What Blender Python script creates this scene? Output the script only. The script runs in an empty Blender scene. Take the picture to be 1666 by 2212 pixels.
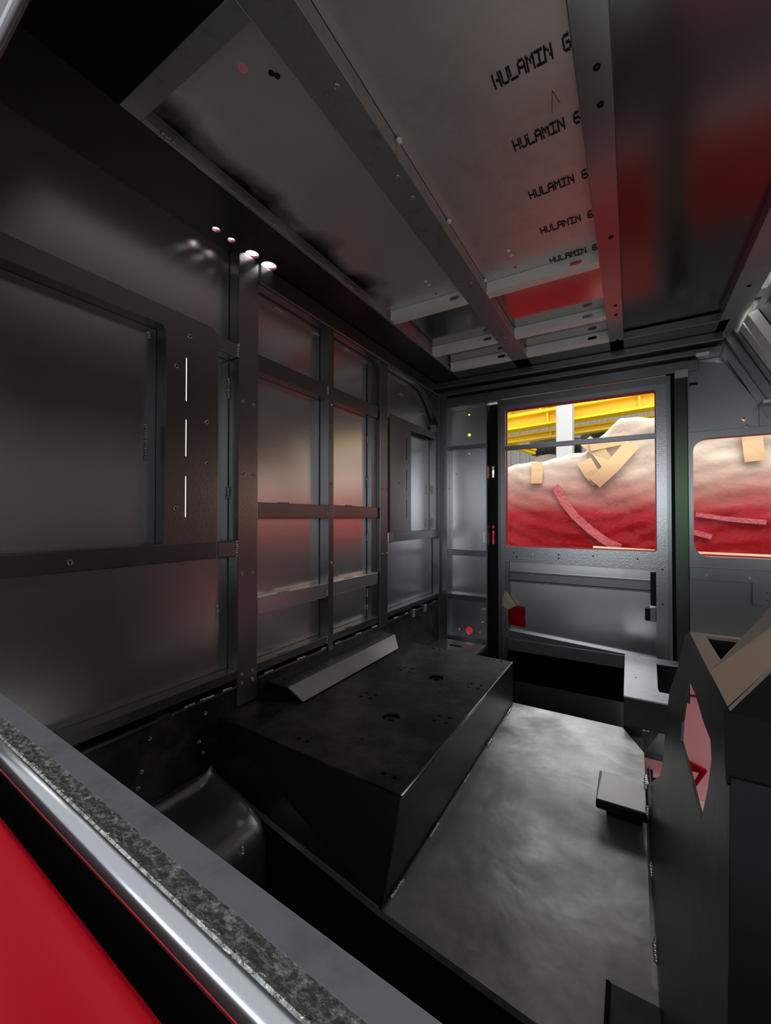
import bpy, bmesh, math, random
from mathutils import Vector, Matrix
random.seed(7)
S = bpy.context.scene
COL = S.collection

# ---------------------------------------------------------------- camera
cam_d = bpy.data.cameras.new('camera')
cam = bpy.data.objects.new('camera', cam_d)
COL.objects.link(cam)
S.camera = cam
cam_d.sensor_fit = 'HORIZONTAL'
cam_d.sensor_width = 36.0
cam_d.lens = 886.58 / 1666 * 36.0
cam_d.clip_start = 0.005
cam_d.clip_end = 200
YAW, PIT, ROLL = 0.540283, 0.0133036, 0.000304
cam.rotation_euler = (math.pi / 2 + PIT, 0, YAW)
cam.location = (0.86, 0.0, 0.88)

# ---------------------------------------------------------------- world, lamps, exposure
W = bpy.data.worlds.new('workshop_air')
S.world = W
W.use_nodes = True
bg = W.node_tree.nodes['Background']
bg.inputs[0].default_value = (0.93, 0.96, 1.0, 1)
bg.inputs[1].default_value = 0.62
S.view_settings.view_transform = 'Standard'
S.view_settings.look = 'None'
S.view_settings.gamma = 1
S.view_settings.use_curve_mapping = False
S.view_settings.exposure = 0.9


def area(name, loc, rot, sx, sy, power, col=(1, 1, 1)):
    d = bpy.data.lights.new(name, 'AREA')
    d.shape = 'RECTANGLE'
    d.size, d.size_y, d.energy, d.color = sx, sy, power, col
    o = bpy.data.objects.new(name, d)
    COL.objects.link(o)
    o.location, o.rotation_euler = loc, rot
    return o


area('workshop_roof_lamp', (1.0, 1.2, 6.5), (0, 0, 0), 5.0, 2.0, 200, (1.0, 0.98, 0.93))
area('windscreen_fill', (4.6, 1.0, 4.4), (0, math.radians(42), 0), 2.4, 4.5, 130, (1.0, 0.96, 0.90))  # added unseen lamp beyond the windscreen, lifts the dark cab
area('near_side_fill', (0.6, -3.6, 1.55), (math.radians(90), 0, 0), 3.2, 1.6, 34, (0.86, 0.93, 1.0))  # added lamp behind the camera, brightens faces turned to the near side
area('workshop_roof_lamp', (1.5, 6.5, 7.5), (0, 0, 0), 7.0, 2.0, 400, (1.0, 0.98, 0.93))


# ---------------------------------------------------------------- materials
MAT = {}


def mat(name, base, rough=0.4, metal=0.0, spec=0.5, coat=0.0, ior=1.5, bump=(), mottle=None, rmottle=None):
    """bump: (scale, strength, dist) list; mottle: (scale, colour, lo, hi)"""
    m = bpy.data.materials.new(name)
    m.use_nodes = True
    nt = m.node_tree
    N, L = nt.nodes, nt.links
    b = N['Principled BSDF']
    b.inputs['Base Color'].default_value = (*base, 1)
    b.inputs['Roughness'].default_value = rough
    b.inputs['Metallic'].default_value = metal
    b.inputs['Specular IOR Level'].default_value = spec
    b.inputs['IOR'].default_value = ior  # polished paint reads stronger than plain 1.5
    b.inputs['Coat Weight'].default_value = coat
    b.inputs['Coat Roughness'].default_value = 0.08
    tc = N.new('ShaderNodeTexCoord')
    prev = None
    for (sc, st, di) in bump:
        n = N.new('ShaderNodeTexNoise')
        n.inputs['Scale'].default_value = sc
        n.inputs['Detail'].default_value = 3
        L.new(tc.outputs['Object'], n.inputs['Vector'])
        bu = N.new('ShaderNodeBump')
        bu.inputs['Strength'].default_value = st
        bu.inputs['Distance'].default_value = di
        L.new(n.outputs['Fac'], bu.inputs['Height'])
        if prev: L.new(prev.outputs['Normal'], bu.inputs['Normal'])
        prev = bu
    if prev: L.new(prev.outputs['Normal'], b.inputs['Normal'])
    if mottle:
        sc, col, lo, hi = mottle
        n = N.new('ShaderNodeTexNoise')
        n.inputs['Scale'].default_value = sc
        n.inputs['Detail'].default_value = 6
        n.inputs['Roughness'].default_value = 0.72
        L.new(tc.outputs['Object'], n.inputs['Vector'])
        r = N.new('ShaderNodeMapRange')
        r.inputs[1].default_value, r.inputs[2].default_value = lo, hi
        L.new(n.outputs['Fac'], r.inputs[0])
        mx = N.new('ShaderNodeMix')
        mx.data_type = 'RGBA'
        mx.inputs[6].default_value = (*base, 1)
        mx.inputs[7].default_value = (*col, 1)
        L.new(r.outputs[0], mx.inputs[0])
        L.new(mx.outputs[2], b.inputs['Base Color'])
    if rmottle:
        sc, a, c = rmottle
        n = N.new('ShaderNodeTexNoise')
        n.inputs['Scale'].default_value = sc
        n.inputs['Detail'].default_value = 5
        L.new(tc.outputs['Object'], n.inputs['Vector'])
        r = N.new('ShaderNodeMapRange')
        r.inputs[1].default_value, r.inputs[2].default_value = 0.35, 0.65
        r.inputs[3].default_value, r.inputs[4].default_value = a, c
        L.new(n.outputs['Fac'], r.inputs[0])
        L.new(r.outputs[0], b.inputs['Roughness'])
    MAT[name] = m
    return m


mat('satin_black', (0.22, 0.22, 0.225), 0.33, 0.92, 0.5, bump=[(260, 0.06, 0.001), (3, 0.10, 0.01)])
mat('skin_black', (0.74, 0.74, 0.755), 0.26, 0.95, 0.5, bump=[(300, 0.04, 0.001), (2.2, 0.12, 0.02)])
mat('speckle_black', (0.34, 0.34, 0.345), 0.30, 0.92, 0.5, bump=[(150, 0.22, 0.0015)])
mat('dull_black', (0.006, 0.006, 0.0065), 0.4, 0, 0.5)
mat('rough_black', (0.006, 0.006, 0.006), 0.42, 0, 0.6, bump=[(90, 0.25, 0.002)],
    mottle=(9, (0.085, 0.08, 0.074), 0.46, 0.75))
mat('deep_black', (0.002, 0.002, 0.002), 0.6, 0, 0.2)
mat('weld', (0.75, 0.75, 0.76), 0.28, 0.85, 0.5)
mat('alu_bright', (0.95, 0.93, 0.90), 0.42, 0.15, 0.5, bump=[(40, 0.05, 0.001)])
mat('alu_sheet', (0.78, 0.76, 0.74), 0.45, 0.8, 0.5, bump=[(2.0, 0.12, 0.01), (60, 0.02, 0.001)],
    mottle=(7, (0.66, 0.64, 0.62), 0.5, 0.7))
mat('alu_polished', (0.50, 0.49, 0.48), 0.14, 0.95, 0.5, bump=[(3, 0.05, 0.01)])
mat('beam_metal', (0.40, 0.41, 0.43), 0.24, 0.92, 0.5, bump=[(30, 0.06, 0.002)])
mat('alu_grey', (0.42, 0.43, 0.45), 0.40, 0.8, 0.5, bump=[(70, 0.06, 0.001)],
    mottle=(25, (0.30, 0.30, 0.32), 0.55, 0.7))
mat('alu_dark', (0.20, 0.20, 0.205), 0.20, 1.0, 0.5, bump=[(1.5, 0.10, 0.01)])
mat('floor_paint', (0.42, 0.42, 0.41), 0.42, 0.8, 0.9, bump=[(16, 0.45, 0.004), (120, 0.05, 0.001)],
    mottle=(9, (0.60, 0.60, 0.585), 0.45, 0.75), rmottle=(8, 0.28, 0.48))
mat('pale_grey', (0.55, 0.53, 0.51), 0.5, 0.3, bump=[(60, 0.1, 0.001)], mottle=(6, (0.4, 0.39, 0.38), 0.5, 0.7))
mat('red_gloss', (0.26, 0.0015, 0.007), 0.45, 0, 0.05, coat=0.0, bump=[(6, 0.05, 0.004)])
mat('red_rim', (0.5, 0.02, 0.03), 0.3)
mat('rubber_rough', (0.045, 0.045, 0.042), 0.42, 0, 0.6, bump=[(180, 0.9, 0.004), (60, 0.4, 0.004)],
    mottle=(160, (0.16, 0.155, 0.14), 0.5, 0.62))
mat('grey_primer', (0.12, 0.12, 0.13), 0.55, 0, 0.4, bump=[(90, 0.2, 0.002)], mottle=(20, (0.08, 0.08, 0.085), 0.5, 0.7))
mat('seal_gloss', (0.36, 0.37, 0.39), 0.22, 0.9, 0.5, bump=[(25, 0.06, 0.002)])
mat('crest_gloss', (0.4, 0.41, 0.40), 0.25, 0.8, 0.5, bump=[(220, 0.9, 0.003)], mottle=(130, (0.12, 0.13, 0.12), 0.45, 0.6))
mat('tan_lit', (0.20, 0.165, 0.145), 0.38, 0.2, 0.6, bump=[(60, 0.1, 0.001)])  # tan light on the console's upward faces, put into the colour
mat('dash_grey', (0.045, 0.045, 0.046), 0.42, 0, 0.6, bump=[(40, 0.15, 0.003)], mottle=(6, (0.02, 0.02, 0.02), 0.45, 0.6))
mat('pink_film', (0.92, 0.36, 0.42), 0.45, 0, 0.4, bump=[(3, 0.1, 0.01)])
mat('tape', (0.72, 0.50, 0.30), 0.5, bump=[(60, 0.3, 0.002)])
mat('tape_pale', (0.70, 0.66, 0.42), 0.6, bump=[(60, 0.3, 0.003)])
mat('yellow_paint', (0.92, 0.62, 0.0), 0.4)
mat('white_steel', (0.5, 0.51, 0.51), 0.5)
mat('hall_wall', (0.30, 0.30, 0.285), 0.7)
mat('dimmer_dark', (0.035, 0.035, 0.035), 0.7)
mat('duct', (0.05, 0.055, 0.06), 0.35, 0.3, 0.5)
mat('pale_tank', (0.45, 0.42, 0.38), 0.4)
mat('concrete', (0.30, 0.29, 0.27), 0.7, mottle=(2, (0.22, 0.22, 0.21), 0.4, 0.7))
mat('ink', (0.012, 0.012, 0.016), 0.5, 0, 0.4)
mat('rubber', (0.02, 0.02, 0.02), 0.7)
mat('cream', (0.80, 0.66, 0.42), 0.4)


def zgrad(name, stops, rough, ax=2, noise=0.0, nscale=3.0, metal=0.0, bump=(), spec=0.5, stretch=(1, 1, 1)):
    """paint that changes along one object axis (overspray and plain fades), with a ragged edge"""
    m = mat(name, stops[0][1], rough, metal, spec, bump=bump)
    nt = m.node_tree
    N, L = nt.nodes, nt.links
    tc = N.new('ShaderNodeTexCoord')
    sep = N.new('ShaderNodeSeparateXYZ')
    L.new(tc.outputs['Object'], sep.inputs[0])
    mp = N.new('ShaderNodeMapping')
    mp.inputs['Scale'].default_value = stretch
    L.new(tc.outputs['Object'], mp.inputs[0])
    n = N.new('ShaderNodeTexNoise')
    n.inputs['Scale'].default_value = nscale
    n.inputs['Detail'].default_value = 5
    L.new(mp.outputs[0], n.inputs['Vector'])
    ma = N.new('ShaderNodeMath'); ma.operation = 'MULTIPLY_ADD'
    ma.inputs[1].default_value = noise
    L.new(n.outputs['Fac'], ma.inputs[0])
    L.new(sep.outputs[ax], ma.inputs[2])
    lo, hi = stops[0][0], stops[-1][0]
    r = N.new('ShaderNodeMapRange')
    r.inputs[1].default_value, r.inputs[2].default_value = lo + noise / 2, hi + noise / 2
    L.new(ma.outputs[0], r.inputs[0])
    cr = N.new('ShaderNodeValToRGB')
    e = cr.color_ramp.elements
    e[0].position, e[0].color = 0, (*stops[0][1], 1)
    e[1].position, e[1].color = 1, (*stops[-1][1], 1)
    for z, c in stops[1:-1]:
        k = e.new((z - lo) / (hi - lo)); k.color = (*c, 1)
    L.new(r.outputs[0], cr.inputs[0])
    L.new(cr.outputs[0], N['Principled BSDF'].inputs['Base Color'])
    return m


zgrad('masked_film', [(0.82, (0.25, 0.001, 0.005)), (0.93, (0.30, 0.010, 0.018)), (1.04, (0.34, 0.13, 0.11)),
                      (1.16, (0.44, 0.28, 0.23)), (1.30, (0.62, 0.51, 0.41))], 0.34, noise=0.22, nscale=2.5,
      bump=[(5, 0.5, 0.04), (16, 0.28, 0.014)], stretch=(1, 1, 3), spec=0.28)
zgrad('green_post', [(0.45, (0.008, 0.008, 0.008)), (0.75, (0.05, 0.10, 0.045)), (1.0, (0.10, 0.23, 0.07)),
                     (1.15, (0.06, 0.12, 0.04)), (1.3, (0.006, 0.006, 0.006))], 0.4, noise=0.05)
# aluminium roof sheet with black overspray creeping in from the side of the black border
zgrad('oversprayed_sheet', [(0.120, (0.015, 0.015, 0.015)), (0.150, (0.30, 0.30, 0.30)), (0.19, (0.80, 0.80, 0.79))],
      0.42, ax=0, noise=0.27, nscale=5.0, metal=0.8, bump=[(2, 0.1, 0.01)])


# ---------------------------------------------------------------- mesh helpers
def B(bm, x0, x1, y0, y1, z0, z1, bev=0.0):
    r = bmesh.ops.create_cube(bm, size=1)
    for v in r['verts']:
        v.co = Vector(((x0 + x1) / 2 + v.co.x * (x1 - x0), (y0 + y1) / 2 + v.co.y * (y1 - y0), (z0 + z1) / 2 + v.co.z * (z1 - z0)))
    if bev:
        es = {e for v in r['verts'] for e in v.link_edges}
        bmesh.ops.bevel(bm, geom=list(es), offset=bev, segments=2, affect='EDGES', profile=0.5)


def CYL(bm, c, ax, r, h, n=16, r2=None):
    m = {'X': Matrix.Rotation(math.pi / 2, 4, 'Y'), 'Y': Matrix.Rotation(-math.pi / 2, 4, 'X'), 'Z': Matrix.Identity(4)}[ax]
    bmesh.ops.create_cone(bm, cap_ends=True, segments=n, radius1=r, radius2=r if r2 is None else r2, depth=h,
                          matrix=Matrix.Translation(c) @ m)


def PLATE(bm, outline, holes, f, t):
    """flat plate in (u, v) with holes, thickness t along w; f maps (u, v, w) to a point"""
    tmp = bmesh.new()
    for lp in [outline] + list(holes):
        vs = [tmp.verts.new((p[0], p[1], 0)) for p in lp]
        for i in range(len(vs)):
            tmp.edges.new((vs[i], vs[(i + 1) % len(vs)]))
    bmesh.ops.triangle_fill(tmp, use_beauty=True, use_dissolve=False, edges=tmp.edges[:])
    tmp.verts.index_update()
    vs = [v.co.copy() for v in tmp.verts]
    fs = [[v.index for v in fa.verts] for fa in tmp.faces]
    bd = [[v.index for v in e.verts] for e in tmp.edges if len(e.link_faces) == 1]
    tmp.free()
    a = [bm.verts.new(f(v.x, v.y, 0)) for v in vs]
    b = [bm.verts.new(f(v.x, v.y, t)) for v in vs]
    new = []
    for q in fs:
        new.append(bm.faces.new([a[i] for i in q]))
        new.append(bm.faces.new([b[i] for i in reversed(q)]))
    for i, j in bd:
        new.append(bm.faces.new([a[i], a[j], b[j], b[i]]))
    bmesh.ops.recalc_face_normals(bm, faces=new)


def rect(u0, u1, v0, v1): return [(u0, v0), (u1, v0), (u1, v1), (u0, v1)]


def rrect(u0, u1, v0, v1, r, n=6):
    o = []
    for cx, cy, a in ((u1 - r, v0 + r, -90), (u1 - r, v1 - r, 0), (u0 + r, v1 - r, 90), (u0 + r, v0 + r, 180)):
        for k in range(n + 1):
            t = math.radians(a + 90 * k / n)
            o.append((cx + r * math.cos(t), cy + r * math.sin(t)))
    return o


def circ(u, v, r, n=20): return [(u + r * math.cos(2 * math.pi * k / n), v + r * math.sin(2 * math.pi * k / n)) for k in range(n)]


def slot(u0, u1, v0, v1): return rrect(u0, u1, v0, v1, min(u1 - u0, v1 - v0) / 2 * 0.98, 5)


MX = lambda x0: (lambda u, v, w: (x0 - w, u, v))      # plate facing +X: u=Y v=Z, thickness towards -X
MY = lambda y0: (lambda u, v, w: (u, y0 + w, v))      # plate facing -Y: u=X v=Z, thickness towards +Y
MZU = lambda z0: (lambda u, v, w: (u, v, z0 + w))     # plate facing down, thickness upwards
MZD = lambda z0: (lambda u, v, w: (u, v, z0 - w))


def obj(name, bm, m, parent=None, label=None, cat=None, group=None, kind=None, smooth=False, loc=None):
    me = bpy.data.meshes.new(name)
    if loc:
        bmesh.ops.translate(bm, verts=bm.verts[:], vec=-Vector(loc))
    bm.to_mesh(me); bm.free()
    if smooth:
        for p in me.polygons: p.use_smooth = True
    me.materials.append(MAT[m] if isinstance(m, str) else m)
    o = bpy.data.objects.new(name, me)
    COL.objects.link(o)
    if loc: o.location = loc
    if parent: o.parent = parent
    tag(o, label, cat, group, kind)
    return o


def tag(o, label=None, cat=None, group=None, kind=None):
    if label: o['label'] = label
    if cat: o['category'] = cat
    if group: o['group'] = group
    if kind: o['kind'] = kind


def box(name, x0, x1, y0, y1, z0, z1, m, parent=None, bev=0.0015, **k):
    bm = bmesh.new(); B(bm, x0, x1, y0, y1, z0, z1, bev)
    return obj(name, bm, m, parent, **k)


def plate(name, outline, holes, f, t, m, parent=None, **k):
    bm = bmesh.new(); PLATE(bm, outline, holes, f, t)
    return obj(name, bm, m, parent, **k)


def empty(name, loc, label=None, cat=None, group=None, kind=None):
    o = bpy.data.objects.new(name, None)
    COL.objects.link(o)
    o.location = loc
    o.empty_display_size = 0.05
    tag(o, label, cat, group, kind)
    return o


def local(root):
    """parts are modelled in world coordinates; keep them in place under a root that stands elsewhere"""
    bpy.context.view_layer.update()
    for c in root.children:
        c.matrix_parent_inverse = root.matrix_world.inverted()


def bead(parent, p, axis, length, w=0.006, m='weld'):
    """a lumpy run of weld along an axis"""
    bm = bmesh.new()
    n = max(2, int(length / (w * 0.8)))
    for k in range(n + 1):
        q = list(p); q['XYZ'.index(axis)] += length * k / n
        s = w * random.uniform(0.42, 0.62)
        bmesh.ops.create_icosphere(bm, subdivisions=1, radius=s, matrix=Matrix.Translation(
            (q[0] + random.uniform(-1, 1) * w * .12, q[1] + random.uniform(-1, 1) * w * .12, q[2] + random.uniform(-1, 1) * w * .12)))
    return obj('weld_bead', bm, m, parent, smooth=True)


RIV = {}


def rivet(parent, c, ax, sgn, r=0.005, m='weld', name='rivet_nut'):
    """a threaded insert: flange ring with a dark bore"""
    key = (ax, sgn, r, m)
    if key not in RIV:
        bm = bmesh.new()
        n = 14
        prof = [(r * 0.45, -0.001), (r * 0.45, 0.0012), (r * 0.8, 0.0018), (r, 0.0004), (r, -0.001)]
        rings = []
        for (rr, h) in prof:
            ring = []
            for k in range(n):
                t = 2 * math.pi * k / n
                a, b = rr * math.cos(t), rr * math.sin(t)
                h_ = h * sgn
                ring.append(bm.verts.new({'X': (h_, a, b), 'Y': (a, h_, b), 'Z': (a, b, h_)}[ax]))
            rings.append(ring)
        for i in range(len(rings) - 1):
            for k in range(n):
                bm.faces.new((rings[i][k], rings[i][(k + 1) % n], rings[i + 1][(k + 1) % n], rings[i + 1][k]))
        bot = bm.faces.new(rings[0])
        bmesh.ops.recalc_face_normals(bm, faces=bm.faces[:])
        me = bpy.data.meshes.new(name)
        bm.to_mesh(me); bm.free()
        me.materials.append(MAT[m]); me.materials.append(MAT['deep_black'])
        me.polygons[len(me.polygons) - 1].material_index = 1
        RIV[key] = me
    o = bpy.data.objects.new(name, RIV[key])
    COL.objects.link(o)
    o.location = c
    o.parent = parent
    return o


# ================================================================ SETTING
# ---- wall_left: frame of posts and rails in front of a thin outer skin
skin_holes = [slot(0.573, 0.600, 0.86, 1.26), slot(1.652, 1.680, 0.86, 1.24)]
wall_left = plate('wall_left', rect(-0.0, 2.04, -0.22, 1.62), skin_holes, MX(-0.038), 0.004, 'skin_black', kind='structure')
# lower solid plate under the sill rails
box('lower_panel', -0.036, -0.004, 0.15, 2.02, 0.255, 0.455, 'rough_black', wall_left)


def post(y0, y1, z0, z1, x1=0.0, m='satin_black', x0=-0.036): return box('post', x0, x1, y0, y1, z0, z1, m, wall_left)


def rail(y0, y1, z0, z1, x1=-0.001, m='satin_black'): return box('rail', -0.036, x1, y0, y1, z0, z1, m, wall_left)


post(0.703, 0.768, 0.40, 1.571, m='speckle_black')
post(1.066, 1.092, 0.44, 1.54, x1=0.002)
post(1.393, 1.452, 0.44, 1.53)
post(1.352, 1.393, 0.44, 1.49, x1=-0.016)
post(1.972, 2.02, 0.25, 1.56, x1=0.002)
for (a, b) in ((0.768, 1.066), (1.092, 1.375)):
    rail(a, b, 1.274, 1.320); rail(a, b, 0.878, 0.921); rail(a, b, 0.618, 0.664, m='skin_black'); rail(a, b, 0.466, 0.490)
rail(1.452, 1.972, 0.470, 0.490); rail(0.15, 0.703, 0.470, 0.493)
box('header_rail', -0.036, 0.003, 0.768, 2.02, 1.512, 1.571, 'satin_black', wall_left, bev=0.006)
# gusset at the far end of the header
plate('gusset', [(1.70, 1.515), (1.972, 1.515), (1.972, 1.36), (1.93, 1.40), (1.87, 1.46), (1.80, 1.50)], [], MX(0.0), 0.03, 'satin_black', wall_left)
# lip angle below the rails
for a, b in ((0.35, 0.50), (0.53, 0.70), (0.77, 1.05), (1.10, 1.37), (1.452, 1.66), (1.70, 1.78), (1.82, 1.972)):
    box('lip_angle', -0.034, 0.004, a, b, 0.449, 0.455, 'satin_black', wall_left, bev=0.001)
for y, x in ((1.68, 0.002), (1.80, 0.002)):
    box('drain_tab', -0.02, x + 0.004, y - 0.006, y + 0.012, 0.425, 0.462, 'weld', wall_left, bev=0.003)
# window blanking frame near the camera
f1 = plate('window_frame', [(0.0, 0.782), (0.643, 0.782), (0.643, 1.322), (0.628, 1.336), (0.0, 1.336)],
           [rrect(0.02, 0.513, 0.822, 1.295, 0.010), slot(0.5585, 0.5635, 1.142, 1.242), slot(0.5585, 0.5635, 1.017, 1.102), slot(0.5585, 0.5635, 0.880, 0.974)],
           MX(0.0), 0.004, 'speckle_black', wall_left)
box('frame_return', -0.036, -0.004, 0.513, 0.518, 0.82, 1.30, 'satin_black', f1, bev=0)
box('frame_return', -0.036, -0.004, 0.02, 0.513, 1.295, 1.30, 'satin_black', f1, bev=0)
box('sill_rail', -0.036, 0.002, 0.0, 0.640, 0.782, 0.820, 'satin_black', f1)
for z0, z1 in ((0.780, 0.822), (1.288, 1.326)):
    s = box('stub_rail', -0.036, 0.0, 0.643, 0.701, z0, z1, 'speckle_black', wall_left, bev=0.004)
    bead(wall_left, (0.001, 0.7, z0 + 0.004), 'Z', z1 - z0 - 0.008, 0.007)
for y, z in ((0.567, 1.292), (0.535, 1.214), (0.612, 1.105), (0.612, 1.007), (0.535, 0.900), (0.338, 0.800)):
    rivet(wall_left, (0.001 if y != 0.338 else 0.003, y, z), 'X', 1, 0.0055)
# window blanking frame at the far end
f2 = plate('window_frame', rect(1.471, 1.972, 0.778, 1.313),
           [rrect(1.660, 1.935, 0.816, 1.280, 0.004), slot(1.6150, 1.6205, 1.135, 1.235), slot(1.6150, 1.6205, 1.000, 1.095), slot(1.6150, 1.6205, 0.880, 0.960)],
           MX(0.0), 0.004, 'satin_black', wall_left)
box('frame_return', -0.036, -0.004, 1.935, 1.939, 0.816, 1.28, 'satin_black', f2, bev=0)
box('frame_return', -0.036, -0.004, 1.471, 1.475, 0.80, 1.30, 'alu_grey', f2, bev=0)
box('sill_rail', -0.036, 0.002, 1.49, 1.972, 0.778, 0.816, 'satin_black', f2)
box('stub_rail', -0.036, 0.004, 1.452, 1.490, 0.776, 0.820, 'speckle_black', f2, bev=0.004)
box('corner_tab', -0.03, 0.003, 1.93, 1.972, 1.318, 1.355, 'satin_black', wall_left)
for y, z in ((1.552, 1.12), (1.552, 1.03), (1.955, 1.10), (1.955, 1.03)):
    rivet(wall_left, (0.001, y, z), 'X', 1, 0.005)
for ys in ((0.718, 0.752), (1.409, 1.445)):
    for z in (1.18, 0.995, 0.735):
        for y in ys: rivet(wall_left, (0.001, y, z), 'X', 1, 0.0045 if ys[0] < 1 else 0.003)
for y in (0.718, 0.752):
    for z in (0.478, 0.455): rivet(wall_left, (0.001, y, z), 'X', 1, 0.004)
for z in (1.256, 0.993, 0.73): rivet(wall_left, (0.003, 1.081, z), 'X', 1, 0.004)
for z in (0.42, 0.36, 0.33):
    for y in (0.49, 0.60): rivet(wall_left, (-0.003, y + random.uniform(-.03, .03), z), 'X', 1, 0.004)
# weld beads
for (y, z, l) in ((0.700, 1.19, 0.05), (0.700, 0.93, 0.03), (0.671, 0.63, 0.03)): bead(wall_left, (-0.034, y, z), 'Z', l, 0.006)
for (z, l) in ((1.17, 0.03), (1.00, 0.04), (0.79, 0.03), (0.57, 0.03), (0.52, 0.015)): bead(wall_left, (-0.034, 1.351, z), 'Z', l, 0.006)
for z in (1.285, 0.885, 0.625, 0.468):
    bead(wall_left, (-0.002, 1.064, z), 'Z', 0.032 if z > .5 else .02, 0.006)
    bead(wall_left, (-0.004, 1.374, z), 'Z', 0.032 if z > .5 else .02, 0.006)
for y in (0.85, 1.17):
    for z in (0.923, 0.666, 0.492): bead(wall_left, (-0.008, y, z), 'Y', 0.04, 0.004)
for y, l in ((0.79, 0.03), (0.92, 0.03), (1.03, 0.02), (1.10, 0.03), (1.22, 0.03), (1.33, 0.03), (0.60, .03), (0.66, .02), (0.56, .02), (1.50, .03), (1.60, .02), (1.90, .02)):
    bead(wall_left, (0.003, y, 0.457), 'Y', l, 0.006)
for y, l in ((1.50, .03), (1.66, .03)): bead(wall_left, (-0.006, y, 0.492), 'Y', l, 0.005)
bead(wall_left, (-0.034, 0.490, 1.005), 'Z', 0.075, 0.007)
bead(wall_left, (-0.034, 0.495, 1.27), 'Z', 0.012, 0.007)
for z, l in ((1.23, .05), (1.00, .045), (0.83, .045)): bead(wall_left, (-0.034, 1.90, z), 'Z', l, 0.005)
bead(wall_left, (-0.034, 1.93, .60), 'Z', 0.04, 0.005)
for y, z in ((0.86, 1.497), (1.20, 1.497), (1.62, 1.44), (1.84, 1.40), (1.03, 1.49)): bead(wall_left, (-0.034, y, z), 'Y', 0.03, 0.005)
for y in (0.80, 1.46, 1.12):
    bead(wall_left, (-0.034, y, 0.70 if y < 1 else 0.95), 'Y', 0.004, 0.004)
local(wall_left)

# ---- wall_back (the cab side with the door): opening for the door at X .306-.995, window opening right of it
DX0, DX1 = 0.306, 0.997
wall_back = plate('wall_back', [(-0.04, -0.25), (DX0 - 0.06, -0.25), (DX0 - 0.06, 1.455), (1.009, 1.455), (1.009, 0.40), (2.0, 0.40), (2.0, 1.60), (-0.04, 1.60)],
                  [circ(0.141, 0.301, 0.019), circ(0.089, 0.301, 0.005, 10), circ(0.197, 0.301, 0.004, 8), circ(0.144, 1.410, 0.006, 10), circ(0.144, 1.306, 0.009, 12),
                   circ(0.144, 1.209, 0.006, 10), rrect(1.068, 1.80, 0.728, 1.187, 0.05), circ(1.224, 1.248, .0075, 12), circ(1.231, 1.220, .006, 12)],
                  MY(2.034), 0.006, 'skin_black', kind='structure')
# window reveal ring
ring = plate('window_surround', [(1.054, 0.40), (1.95, 0.40), (1.95, 1.214), (1.054, 1.214)], [rrect(1.068, 1.80, 0.728, 1.187, 0.05)], MY(1.994), 0.04, 'satin_black', wall_back)
plate('upper_panel', [(1.054, 1.216), (1.95, 1.216), (1.95, 1.29), (1.27, 1.29), (1.165, 1.47), (1.054, 1.50)], [circ(1.224, 1.248, .0075, 12), circ(1.231, 1.220, .006, 12)], MY(2.0), 0.03, 'satin_black', wall_back)
box('panel_joint', 1.2645, 1.2655, 1.9985, 2.0, 1.216, 1.29, 'deep_black', wall_back, bev=0)
box('post', 0.0, 0.037, 1.995, 2.034, 0.25, 1.51, 'satin_black', wall_back)
box('rail', 0.024, 0.247, 1.998, 2.034, 1.232, 1.249, 'satin_black', wall_back)
box('rail', 0.024, 0.247, 1.998, 2.034, 0.686, 0.714, 'satin_black', wall_back)
box('rail', 0.020, 0.247, 1.998, 2.034, 0.459, 0.486, 'satin_black', wall_back)
box('rail', 0.037, 0.247, 1.998, 2.034, 1.452, 1.50, 'satin_black', wall_back)
for k in range(2): bead(wall_back, (0.026 + .008 * k, 1.997, 1.233), 'Z', 0.016, 0.004)
# hinge column: a deep dark channel with slots to the outside
plate('hinge_column', rect(0.247, 0.304, -0.2, 1.45), [slot(0.257, 0.268, 1.08, 1.14), slot(0.257, 0.268, 0.745, 0.815), slot(0.257, 0.268, 0.825, 0.84)], MY(2.05), 0.004, 'deep_black', wall_back)
box('column_side', 0.243, 0.248, 1.997, 2.05, -0.2, 1.45, 'satin_black', wall_back)
box('column_side', 0.300, 0.305, 1.999, 2.05, -0.2, 1.45, 'satin_black', wall_back)
bead(wall_back, (0.25, 1.998, 1.447), 'X', 0.05, 0.007)
for (xa, za, zb) in ((0.232, 0.746, 0.817), (0.222, 0.345, 0.42)):
    bm = bmesh.new(); PLATE(bm, rrect(xa - 0.018, xa + 0.004, za, zb, 0.004), [rrect(xa - 0.012, xa - 0.002, za + .008, zb - .008, 0.003)], MY(2.026), 0.006)
    obj('welded_patch', bm, 'weld', wall_back)
# header above the door with stepped seams
for (z0, z1, y) in ((1.456, 1.500, 1.990), (1.506, 1.530, 1.965), (1.538, 1.571, 1.935)):
    box('header_seam', 0.0 if z0 > 1.5 else 0.03, 1.16 if z0 > 1.5 else 1.09, y, 2.03, z0, z1, 'satin_black', wall_back, bev=0.004)
box('header_bracket', 1.009, 1.054, 1.975, 2.0, 1.43, 1.462, 'alu_grey', wall_back)
bm = bmesh.new(); PLATE(bm, slot(1.075, 1.118, 1.497, 1.511), [], MY(1.960), 0.004); obj('grommet', bm, 'alu_bright', wall_back)
# pillar beside the door, coloured green, fading to black at both ends
box('pillar_back', 0.985, 1.02, 2.031, 2.036, -0.2, 1.46, 'deep_black', wall_back)
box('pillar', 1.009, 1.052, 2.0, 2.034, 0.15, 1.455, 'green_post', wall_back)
box('pillar_edge', 1.052, 1.058, 1.996, 2.034, 0.36, 1.49, 'satin_black', wall_back)
box('clip', 1.058, 1.085, 1.99, 2.0, 1.40, 1.408, 'deep_black', wall_back)
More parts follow.
